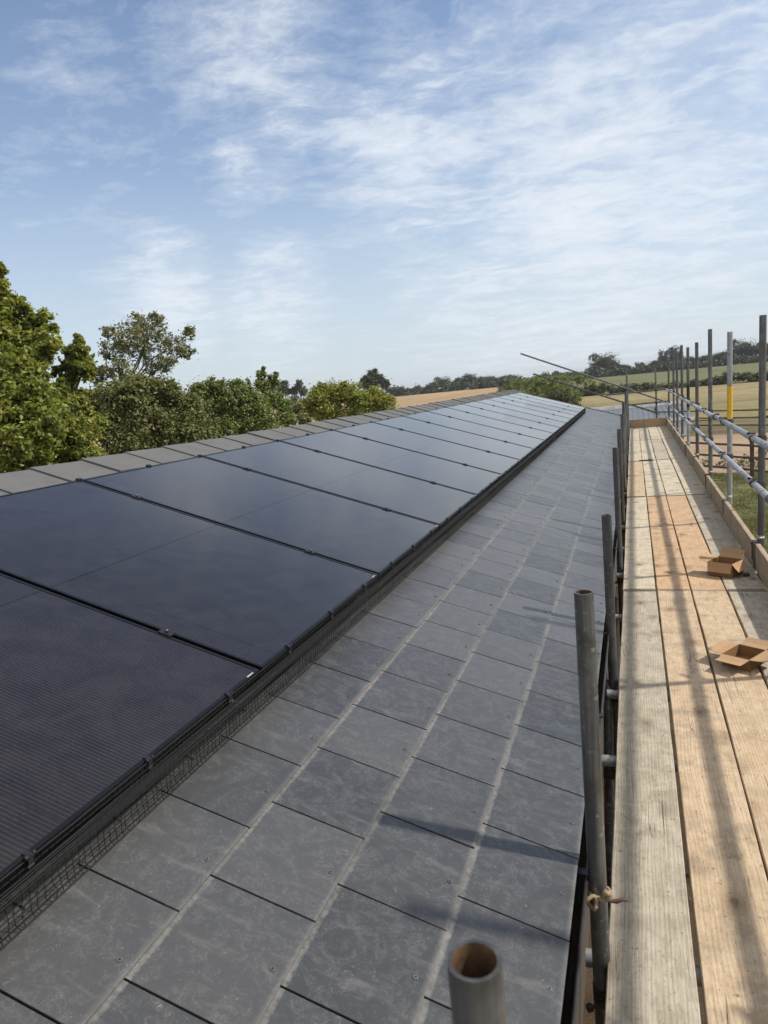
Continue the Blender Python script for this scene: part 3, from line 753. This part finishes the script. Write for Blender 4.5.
def plant(name,label,cat,base,cl,nleaf,size,leafm,trunk=.15,fork=.35,group=None,seed=1,limbs=True,per=1.,sub=.3,stems=1,twigs=0,flat=.8):
    rg=np.random.default_rng(seed); base=Vector(base); root=empty(name,base,label,cat,group)
    C,R=crown_centres([(np.array(c)-np.array(base),r,w) for c,r,w in cl],rg,per,sub)
    V,Q=leaves(C,R,nleaf,size,rg,flat); link('crown',fast_mesh(name+'_crown',V,Q,leafm),root)
    mb=MB()
    top=max(c[2] for c,r,w in cl)-base.z
    for s in range(stems):
        j=Vector((rg.normal(0,.25),rg.normal(0,.25),0)) if stems>1 else Vector((0,0,0))
        fk=Vector((j.x*2,j.y*2,top*fork))+Vector((rg.normal(0,.06),rg.normal(0,.06),0))
        mid=(j+fk)*.5+Vector((rg.normal(0,.05),rg.normal(0,.05),0))
        mb.path([j-Vector((0,0,.1)),mid,fk],[trunk*1.15,trunk*.9,trunk*.75],8)
        for c,r,w in cl:
            e=Vector(c)-base; m1=fk.lerp(e,.45)+Vector((rg.normal(0,.12),rg.normal(0,.12),.12))
            rm=(r if not hasattr(r,'__len__') else sum(r)/3)
            mb.path([fk,m1,e],[trunk*.5,trunk*.3,trunk*.13],6)
            for _ in range(4 if limbs else 0):
                k=C[rg.integers(0,len(C))]; 
                if np.linalg.norm(k-np.array(e))<rm*1.3: mb.path([e,e.lerp(Vector(k),.5)+Vector((0,0,rm*.08)),Vector(k)],[trunk*.13,trunk*.09,trunk*.03],5)
            for _ in range(twigs):
                d=Vector(rg.normal(0,1,3)); d.z=abs(d.z)*.8; d.normalize(); mb.path([e,e+d*rm*.6+Vector((0,0,.05)),e+d*rm*1.1],[trunk*.10,trunk*.06,trunk*.02],5)
    mb.build('trunk',BARK,root); return root
def P3(px,py,d): return tuple(at(px,py,d))
def rad(px,d): return px*d/760.
def CL(d,L): return [(P3(x,y,d+dd),rad(r,d),w) for x,y,r,w,dd in L]
# big maple on the left
dm=12.
plant('maple_tree','large yellow green maple filling the left edge behind the ridge','tree',(at(20,440,dm+.5).x,at(20,440,dm+.5).y,0),
  CL(dm,[(-6,330,30,1.3,0),(22,350,26,1.2,.6),(38,325,15,.7,0),(12,305,14,.6,0),(-14,292,18,.7,0),(0,268,5,.2,0),(40,345,16,.6,-.5),(76,352,12,.55,.2),(84,368,11,.5,0),(66,372,12,.5,.4),(78,340,5,.2,.2),
         (8,380,34,1.5,-.6),(45,400,27,1.2,0),(70,398,16,.7,.5),(20,425,36,1.6,-.8),(60,435,30,1.3,0),(90,425,18,.7,.8),(-25,400,50,1.6,0),(20,465,45,1.6,0),(75,465,30,1.2,.4),(-50,340,45,1.6,.5)]),
  105000,.078,L_MAPLE,.12,.35,seed=11,per=3.4,sub=.215)
# airy fruit tree
do=17.
plant('airy_tree','thin crowned olive brown tree with bare trunk showing, right of the maple','tree',(at(126,430,do).x,at(126,430,do).y,0),
  CL(do,[(150,333,17,.9,0),(172,345,15,.8,.5),(190,334,8,.35,0),(186,352,9,.4,.3),(128,338,15,.8,-.4),(112,350,13,.6,0),(108,332,7,.3,0),(140,322,11,.5,0),(156,318,8,.35,0),(142,352,15,.7,.6),(166,362,13,.6,0),(120,368,13,.5,-.5),(105,372,9,.4,0),(152,368,9,.3,.4),(96,378,8,.3,0)]),
  8600,.066,L_OLIVE,.05,.74,seed=23,per=2.6,sub=.40,twigs=5)
# bushes along the hedge line behind the ridge
plant('bush','brownish green bush below the airy tree','bush',(at(150,470,15).x,at(150,470,15).y,0),
  CL(15,[(105,400,18,.8,.3),(130,395,22,1,0),(160,398,20,1,.4),(185,408,20,1,.2),(115,425,24,1,0),(150,430,28,1.2,0),(190,435,24,1,0),(170,392,10,.4,0),(135,455,30,1,0),(180,455,25,1,0),(145,384,8,.3,0)]),60000,.07,L_BUSH,.05,.2,seed=31,stems=2,per=3.2,sub=.36,twigs=3)
plant('bush','mid green bush behind the fourth and fifth solar panels','bush',(at(230,450,19).x,at(230,450,19).y,0),
  CL(19,[(205,402,20,1,.3),(232,400,18,1,0),(215,386,9,.4,0),(250,405,18,1,.2),(222,425,22,1,0),(258,425,20,1,0),(200,390,9,.4,0),(240,388,10,.4,0),(196,425,18,.8,.4)]),48000,.075,L_GREEN,.05,.2,seed=37,stems=2,per=3.2,sub=.36,twigs=3)
plant('sapling','upright leggy sapling poking above the bushes left of centre','sapling',(at(268,430,20).x,at(268,430,20).y,0),
  CL(20,[(262,385,7,.5,0),(274,385,6,.4,.2),(268,398,12,.6,0),(280,404,11,.6,0),(284,418,12,.6,0)])+[(P3(x_,y_,20),(rad(r1,20),rad(r1,20),rad(r2,20)),w_) for x_,y_,r1,r2,w_ in((259,376,2.2,8,.3),(264,372,1.5,6,.2),(276,378,2,7,.25),(270,380,1.6,6,.2),(240,384,1.5,6,.2),(249,386,1.6,6,.2))],10000,.07,L_GREEN,.03,.5,seed=41,per=2.5,sub=.5,twigs=3)
plant('hawthorn_bush','yellowing hawthorn bush where the ridge meets the stubble field','bush',(at(345,440,27).x,at(345,440,27).y,0),
  CL(27,[(318,398,12,.8,0),(335,394,13,.9,.3),(352,394,13,.9,0),(370,398,13,.9,.2),(385,403,10,.7,0),(310,408,12,.8,.4),(330,412,16,1,0),(360,412,17,1,0),(385,413,11,.7,0),(322,386,5,.3,0),(345,384,4,.2,0)]),42000,.085,L_YELL,.04,.2,seed=43,stems=2,per=3,sub=.36,twigs=2)
plant('bush','pale dry scrub between the sapling and the yellowing hawthorn','bush',(at(296,430,24).x,at(296,430,24).y,0),
  CL(24,[(297,412,10,.7,0),(290,418,10,.6,.3),(304,420,9,.6,0)]),7000,.08,L_OLIVE,.04,.2,seed=47,stems=2)
# far individual trees
def far_proto(name,cl,nleaf,size,leafm,seed,tr):
    rg=np.random.default_rng(seed); C,R=crown_centres(cl,rg,1.6,.42); V,Q=leaves(C,R,int(nleaf*1.6),size,rg,stray=0); me=fast_mesh(name,V,Q,leafm)
    mb=MB(); mb.path([(0,0,-.5),(0,0,3)],[tr,tr*.6],6)
    for c,r,w in cl: mb.path([(0,0,2.2),(c[0]*.5,c[1]*.5,c[2]*.7),c],[tr*.5,tr*.35,tr*.1],5)
    t=mb.build('trunk',BARK); return me,t.data,t
def dome(h,w,rg,n=9,lo=.25):
    cl=[((0,0,h*.6),(w*.5,w*.5,h*.34),1.6)]
    for i in range(n):
        a=2*PI*i/n+rg.uniform(-.3,.3); q=rg.uniform(.45,.75)*w*.5; z=h*rg.uniform(lo+.12,.85); cl.append(((math.cos(a)*q,math.sin(a)*q,z),(w*.22,w*.22,h*.16),.7))
    return cl
rgp=np.random.default_rng(5); PR=[]
for i,(h,w,lm,nl) in enumerate([(9,9,L_FAR,5200),(9,7,L_FAR,4600),(9,12,L_FAR,6000),(9,6,L_FAR,3600),(9,10,L_BROWN,4000)]):
    me,td,t=far_proto('far_crown_%d'%i,dome(h,w,rgp,9,.12 if i in(2,4) else .25),nl,.42,lm,50+i,.28); bpy.data.objects.remove(t); PR.append((me,td))
def far_tree(px,d,hpx,kind,label,wide=1.,name='tree',group='trees on the far field edge'):
    p=at(px,380,d); z=hgt(p.x,p.y); s=hpx*d/745./9.
    root=empty(name,(p.x,p.y,z),label,'tree',group,rot=(0,0,rng.uniform(0,6)))
    a=link('crown',PR[kind][0],root); c=link('trunk',PR[kind][1],root)
    for q in(a,c): q.scale=(s*wide,s*wide,s)
    return root
pq=at(374,380,135)
plant('oak_tree','round crowned field tree standing alone above the yellowing hawthorn','tree',(pq.x,pq.y,hgt(pq.x,pq.y)),CL(135,[(374,379,8,1.2,0),(367,382,7,.9,0),(381,382,7,.9,.5),(374,374,6,.8,0),(387,385,4,.4,0),(362,385,4,.4,0)]),7000,.40,L_FAR,.35,.35,seed=71,per=1.5,sub=.36,limbs=False)
for px,d,h,k,w,lb in[(284,150,33,1,.75,'left of two small trees seen through the gap right of the sapling'),(299,150,31,0,.75,'right of two small trees seen through the gap right of the sapling')]:
    pq=at(px,380,d); plant('tree',lb,'tree',(pq.x,pq.y,hgt(pq.x,pq.y)),CL(d,[(px,388,6,1,0),(px-5,391,4,.6,0),(px+5,392,4,.6,.5),(px,384,4,.5,0)]),3200,.42,L_FAR,.25,.4,'trees on the far field edge',seed=72+px,per=1.3,sub=.4,limbs=False)
far_tree(320,90,44,0,'dark tree top rising just behind the yellowing hawthorn',.6)
for i,(px,h,k,w) in enumerate([(391,7,3,1),(399,9,2,1),(408,8,2,1),(417,9,4,1),(426,8,2,1),(434,9,1,1),(443,17,0,1.),(452,12,2,1),(461,15,1,1.1),(471,17,3,1.2),(480,13,2,1),(489,13,2,1),(498,10,2,1),(507,12,2,1.1),(514,12,0,1)]):
    far_tree(px,262,h,k,'dark hedgerow tree beyond the stubble field, %s from the left of the skyline row'%ORD[i+1],w,group='hedgerow trees beyond the stubble field')
row=[(527,6.7,2,1.2),(541,8.9,2,1.2),(556,11.1,1,1.2),(570,9.6,2,1.3),(590,11.1,4,1.3),(605,25.0,0,1.05),(618,11.8,2,1.2),(628,9.6,1,1.2),(640,11.8,1,1.),(648,9.6,2,1.2),(659,12.6,2,1.2),(664,21.0,3,.7),(676,24.0,3,.8),(684,13.3,2,1.2),(696,10.4,2,1.2),(708,12.6,2,1.2),(719,12.6,1,1.2),(731,14.8,2,1.2),(742,24.0,0,.95),(756,17.8,2,1.2),(770,19.2,0,1.2),(786,16.3,2,1.2)]
for i,(px,h,k,w) in enumerate(row):
    lb='dark hedgerow tree on the right hand skyline, %s from its left end'%ORD[i+1] if i<20 else 'dark hedgerow tree at the right edge of the skyline, %s'%('inner' if i==20 else 'outer')
    if px==605: lb='tallest rounded tree on the right hand skyline above the end of the roof'
    if px==742: lb='large broad tree on the skyline behind the outer scaffold uprights'
    far_tree(px,256,h,k,lb,w,group='hedgerow trees beyond the green field')
def hedge(name,label,pts,h,w,nleaf,size,mat,seed):
    rg=np.random.default_rng(seed); C=[];R=[]
    for (x0,y0),(x1,y1) in zip(pts[:-1],pts[1:]):
        L=math.hypot(x1-x0,y1-y0); n=int(L/w*7)
        for _ in range(n):
            t=rg.uniform(); x=x0+(x1-x0)*t+rg.normal(0,w*.25); y=y0+(y1-y0)*t+rg.normal(0,w*.25); hh=h*(.8+.25*math.sin(x*.35+seed)+.15*math.sin(x*1.1))
            C.append((x,y,hgt(x,y)+rg.uniform(.1,1)*hh)); R.append(w*.4)
    C=np.array(C);R=np.array(R); V,Q=leaves(C,R,nleaf,size,rg,stray=0); c=np.array([C[:,0].mean(),C[:,1].mean(),hgt(C[:,0].mean(),C[:,1].mean())])
    o=link(name,fast_mesh(name,V-c,Q,mat),None,tuple(c)); tag(o,label,'hedge'); return o
def azp(a,r): a=math.radians(a); return (r*math.sin(a),r*math.cos(a))
hedge('hedge','green field hedge dividing the dry meadow from the green field',[azp(a,110) for a in range(-8,34,3)],1.15,1.5,60000,.34,L_HEDGE,3)
hedge('hedge','long dark boundary hedge under the skyline trees on the right',[azp(a,250) for a in range(-12,34,3)],2.4,3.2,60000,.9,L_FAR,4)
hedge('hedge','dark hedge along the far side of the stubble field',[azp(a,258) for a in range(-50,-8,3)],3.2,4,50000,.9,L_FAR,5)
for i,(px,d,h,w,mt,sd,lb) in enumerate([(528,95,33,1.1,L_GREEN,61,'rounded green bush behind the ridge end, leftmost of the clump at the roof end'),(545,80,36,1.1,L_GREEN,62,'broad green bush rising above the last solar panels'),(556,62,32,.8,L_HEDGE,63,'dark bush touching the end of the roof verge'),(572,110,26,1.4,L_GREEN,64,'pale green bank of scrub right of the broad green bush'),(512,120,22,1.,L_HEDGE,65,'small dark bush at the corner of the stubble field')]):
    p=at(px,390,d); z=hgt(p.x,p.y); s=h*d/745.
    cl=[((p.x+s*w*dx,p.y+dy*s,z+s*zz),s*r,1) for dx,dy,zz,r in((0,0,.55,.4),(-.45,0,.42,.35),(.45,.1,.42,.35),(-.2,.2,.7,.25),(.25,-.1,.68,.25),(-.7,0,.25,.28),(.7,0,.25,.28))]
    plant('bush',lb,'bush',(p.x,p.y,z),cl,9000,s*.055,mt,.06,.2,seed=sd,stems=1,per=1.2,sub=.28,limbs=False)
# weeds by the paddock
for i,(px,py) in enumerate([(745,452),(757,462),(737,462),(764,448),(722,470),(706,480)]):
    r=29.3+i*.35; p=at(px,py,r if i!=3 else 33); z=hgt(p.x,p.y); hh=[.7,.4,.35,.35,.3,.25][i]
    cl=[((p.x+dx,p.y,z+hh*q),.16,.5) for dx,q in((0,.35),(-.15,.55),(.16,.6),(.02,.9))]
    plant('weed_clump','%s clump of tall weeds along the near paddock fence'%['tallest','low right hand','low left hand','far right','small leaning','faint leftmost'][i],'weeds',(p.x,p.y,z),cl,260,.06,L_HEDGE,.008,.3,'weeds along the paddock fence',seed=80+i,limbs=False)
# ------------------------------------------------------------------ fences, shed
def fence(label,a,b_,n,h,nr,seed):
    rg=np.random.default_rng(seed); a=Vector((a[0],a[1],0)); b_=Vector((b_[0],b_[1],0)); c=(a+b_)/2; cz=hgt(c.x,c.y)
    root=empty('rail_fence',(c.x,c.y,cz),label,'fence'); o=Vector((c.x,c.y,cz)); P=[]
    for i in range(n+1):
        p=a.lerp(b_,i/n); p.z=hgt(p.x,p.y); P.append(p)
        mb=MB(); mb.box(p-o+Vector((0,0,h*.5+.03)),(.11,.11,h*1.06+.1),Matrix.Rotation(rg.normal(0,.2),3,'Z')@Matrix.Rotation(rg.normal(0,.015),3,'X')); mb.build('post',WOODF,root)
    for i in range(n):
        p,q=P[i],P[i+1]
        for k in range(nr):
            z=h*(k+.75)/(nr-.1)*.92; z0=z+rg.normal(0,.015);z1=z+rg.normal(0,.015)
            d=(q-p); side=Vector((d.y,-d.x,0)).normalized()*.075
            m=(p+q)/2-o+side+Vector((0,0,(z0+z1)/2)); L=d.length; R=d.to_track_quat('X','Z').to_matrix()
            mb=MB(); mb.box(m,(L*1.0-.01,.035,.075),R); mb.build('rail',WOODF,root)
fence('near dark timber rail fence between the lawn and the paddock',(-1.6,33.4),(12.0,19.2),5,1.3,3,1)
fence('far brown post and rail fence behind the dirt paddock',(1.2,45.6),(17.5,32.5),6,1.25,3,2)
shed=empty('shed',(-.3,46,hgt(0,46)),'low pale walled shed with grey blue sheet roof beyond the end of the house','shed')
so=shed.location
mb=MB(); zs=CZ-2.72
mb.box((-.45,46.2,(zs-.08+.2)/2),(6.5,8.6,zs-.28)); o=mb.build('wall',m_plain('pale_render',(.62,.66,.70),.7),shed); o.location=-so
mb=MB(); R=Matrix.Rotation(.035,3,'X'); mb.box((-.45,46.2,zs+.05),(7.0,9.2,.06),R)
for i in range(24): mb.box((-3.8+i*.29,46.2,zs+.095),(.05,9.2,.03),R)
o=mb.build('roof_sheet',m_plain('blue_grey_sheet',(.125,.132,.14),.45,.2),shed); o.location=-so
mb=MB(); mb.box((-.45,50.75,zs+.34),(7.0,.12,.24)); mb.box((-.45,41.55,zs-.10),(7.0,.03,.14)); o=mb.build('white_trim',m_plain('white_trim',(.75,.75,.73),.6),shed); o.location=-so
# grass blades on the lawn
rg=np.random.default_rng(9); n=90000
gr_=5+np.sqrt(rg.uniform(0,1,n))*24; ga=np.radians(rg.uniform(3,28,n)); gx_=gr_*np.sin(ga); gy_=gr_*np.cos(ga)
hh=rg.uniform(.03,.085,n)*(1+.5*np.sin(gx_*3)*np.sin(gy_*2)); wd=.006+gr_*.0005; an=rg.uniform(0,6.28,n); z0=np.interp(gr_,RR,ZZ)+.01
lx,ly=rg.normal(0,.03,n),rg.normal(0,.03,n)
V=np.stack([np.stack([gx_-wd*np.cos(an),gy_-wd*np.sin(an),z0],1),np.stack([gx_+wd*np.cos(an),gy_+wd*np.sin(an),z0],1),np.stack([gx_+lx,gy_+ly,z0+hh],1)],1).reshape(-1,3)
L_GRASS=m_leaf('grass_blade',[(.07,.085,.025),(.12,.13,.045),(.19,.18,.08),(.28,.24,.13)],trans=.3)
go=link('grass',fast_mesh('grass',V,np.arange(n*3).reshape(-1,3),L_GRASS)); go['kind']='stuff'; go['label']='short green and straw grass on the lawn beyond the toe board'; go['category']='grass'
# air
hm=bpy.data.materials.new('haze'); hm.use_nodes=True; hn=hm.node_tree; hn.nodes.remove(hn.nodes['Principled BSDF'])
pv=hn.nodes.new('ShaderNodeVolumePrincipled'); pv.inputs['Color'].default_value=(.86,.90,.96,1); pv.inputs['Density'].default_value=HAZE; pv.inputs['Anisotropy'].default_value=.25
hn.links.new(pv.outputs[0],hn.nodes['Material Output'].inputs['Volume'])
mb=MB(); mb.box((0,0,14),(7100,7100,30)); hz_=mb.build('haze',hm); hz_['kind']='stuff'; hz_['label']='thin pale summer haze over the fields'
# ------------------------------------------------------------------ sun, sky, camera
az=math.atan(.29); SAZ=PI/2-az; EL=math.radians(46.5)     # azimuth from +Y towards +X
sd=Vector((math.cos(EL)*math.sin(SAZ),math.cos(EL)*math.cos(SAZ),math.sin(EL)))
sun=bpy.data.lights.new('sun','SUN'); sun.energy=3.6; sun.angle=math.radians(1.6); sun.color=(1,.93,.83)
so_=bpy.data.objects.new('sun',sun); COL.objects.link(so_); so_.rotation_euler=sd.to_track_quat('Z','Y').to_euler(); so_.location=(20,8,30)
w=bpy.data.worlds.new('World'); S.world=w; w.use_nodes=True
t=NT.__new__(NT); t.nt=w.node_tree; t.N=t.nt.nodes; t.L=t.nt.links
bg=t.N['Background']; bg.inputs[1].default_value=.118
sky=t.n('ShaderNodeTexSky',sky_type='NISHITA'); sky.sun_disc=False; sky.sun_elevation=EL; sky.sun_rotation=SAZ; sky.altitude=50; sky.air_density=1.0; sky.dust_density=.5; sky.ozone_density=2.0
tc=t.n('ShaderNodeTexCoord'); sp=t.n('ShaderNodeSeparateXYZ'); t.l(tc.outputs['Generated'],sp.inputs[0])
zc=t.math('MAXIMUM',t.math('ADD',sp.outputs[2],.10),.04)
cx=t.n('ShaderNodeCombineXYZ'); t.l(t.math('DIVIDE',sp.outputs[0],zc),cx.inputs[0]); t.l(t.math('DIVIDE',sp.outputs[1],zc),cx.inputs[1])
def mp(rot,sc,loc=(0,0,0)):
    m=t.n('ShaderNodeMapping'); t.l(cx.outputs[0],m.inputs[0]); m.inputs['Rotation'].default_value=(0,0,rot); m.inputs['Scale'].default_value=sc; m.inputs['Location'].default_value=loc; return m.outputs[0]
warp=t.noise(mp(0,(1.2,1.2,1)),1.,4,.6); 
def mpw(rot,sc,k,loc=(0,0,0)):
    wv=t.n('ShaderNodeCombineXYZ'); q=t.math('MULTIPLY',t.math('SUBTRACT',warp,.5),k); t.l(q,wv.inputs[0]); t.l(q,wv.inputs[1])
    ad=t.n('ShaderNodeVectorMath',operation='ADD'); t.l(mp(rot,sc,loc),ad.inputs[0]); t.l(wv.outputs[0],ad.inputs[1]); return ad.outputs[0]
big=t.noise(mpw(.5,(.6,.8,1),.8,(3.1,1.7,0)),1.,3,.5)
med=t.noise(mpw(-.45,(1.9,2.4,1),1.5,(7.6,2.3,0)),1.35,10,.63)
fin=t.noise(mpw(-.6,(7.,9.,1),1.6),1.6,8,.72)
def blob(v,cr,edge):
    n=t.n('ShaderNodeVectorMath',operation='DOT_PRODUCT'); t.l(tc.outputs['Generated'],n.inputs[0]); v=Vector(v).normalized(); n.inputs[1].default_value=v
    ang=t.math('ARCCOSINE',t.math('MINIMUM',n.outputs['Value'],1.))
    return t.ramp(ang,[(max(0.,cr-edge),1.),(cr+edge,0.)],'EASE')
def dirv(px,py): return at(px,py,1)-Vector((0,0,CZ))
mask=blob(dirv(430,150),.10,.14)
for px,py,r,e,k in((620,170,.24,.20,1.),(250,50,.10,.14,.8),(170,300,.05,.10,1.),(270,305,.06,.09,.95),(560,290,.22,.16,.8),(700,40,.22,.16,.95),(400,0,.03,.06,.6),(236,158,.012,.05,.95),(90,90,.05,.12,.5),(20,175,.02,.06,.45)):
    mask=t.math('MAXIMUM',mask,t.math('MULTIPLY',blob(dirv(px,py),r,e),k))
dens=t.math('ADD',t.math('MULTIPLY',med,.62),t.math('ADD',t.math('MULTIPLY',fin,.30),t.math('MULTIPLY',big,.22)))
dens=t.math('ADD',dens,t.math('MULTIPLY',mask,.27))
cl=t.ramp(dens,[(.64,0.),(.75,.26),(.84,.66),(.95,.95)])
hz=t.ramp(sp.outputs[2],[(0.,.92),(.11,.72),(.30,.24),(.55,.03)])
veil=t.math('MULTIPLY',blob(dirv(640,250),.26,.22),.55)
hz=t.math('MAXIMUM',hz,veil)
tint=t.mix(1.,sky.outputs[0],(.84,.90,.99),'MULTIPLY')
col=t.mix(hz,tint,(4.6,5.15,5.6))
col=t.mix(cl,col,(5.7,6.1,6.6))
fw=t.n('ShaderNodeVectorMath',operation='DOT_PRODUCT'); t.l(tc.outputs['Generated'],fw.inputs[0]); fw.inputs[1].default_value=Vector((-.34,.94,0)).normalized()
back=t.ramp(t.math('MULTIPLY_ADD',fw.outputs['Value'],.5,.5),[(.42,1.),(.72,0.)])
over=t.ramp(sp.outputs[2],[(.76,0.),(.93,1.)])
fill_cloud=t.math('MULTIPLY',t.math('MAXIMUM',back,over),t.ramp(dens,[(.45,.55),(.7,.95)]))  # unseen cloud behind camera and overhead, added to lift and neutralise the fill
col=t.mix(fill_cloud,col,(7.3,7.0,6.5))
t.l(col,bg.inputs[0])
# ------------------------------------------------------------------ camera
cam=bpy.data.cameras.new('camera'); co=bpy.data.objects.new('camera',cam); COL.objects.link(co)
Rm=Matrix([[M[0][i],M[1][i],-M[2][i]] for i in range(3)]).to_4x4(); Rm.translation=Vector((0,0,CZ)); co.matrix_world=Rm
cam.sensor_fit='VERTICAL'; cam.sensor_height=24; cam.lens=F/1024*24; cam.clip_start=.02; cam.clip_end=6000
cam.dof.use_dof=True; cam.dof.focus_distance=4.5; cam.dof.aperture_fstop=5.0
S.camera=co
S.render.engine='CYCLES'
S.view_settings.view_transform='Standard'; S.view_settings.look='None'; S.view_settings.gamma=1; S.view_settings.exposure=.31
S.render.resolution_x=768; S.render.resolution_y=1024
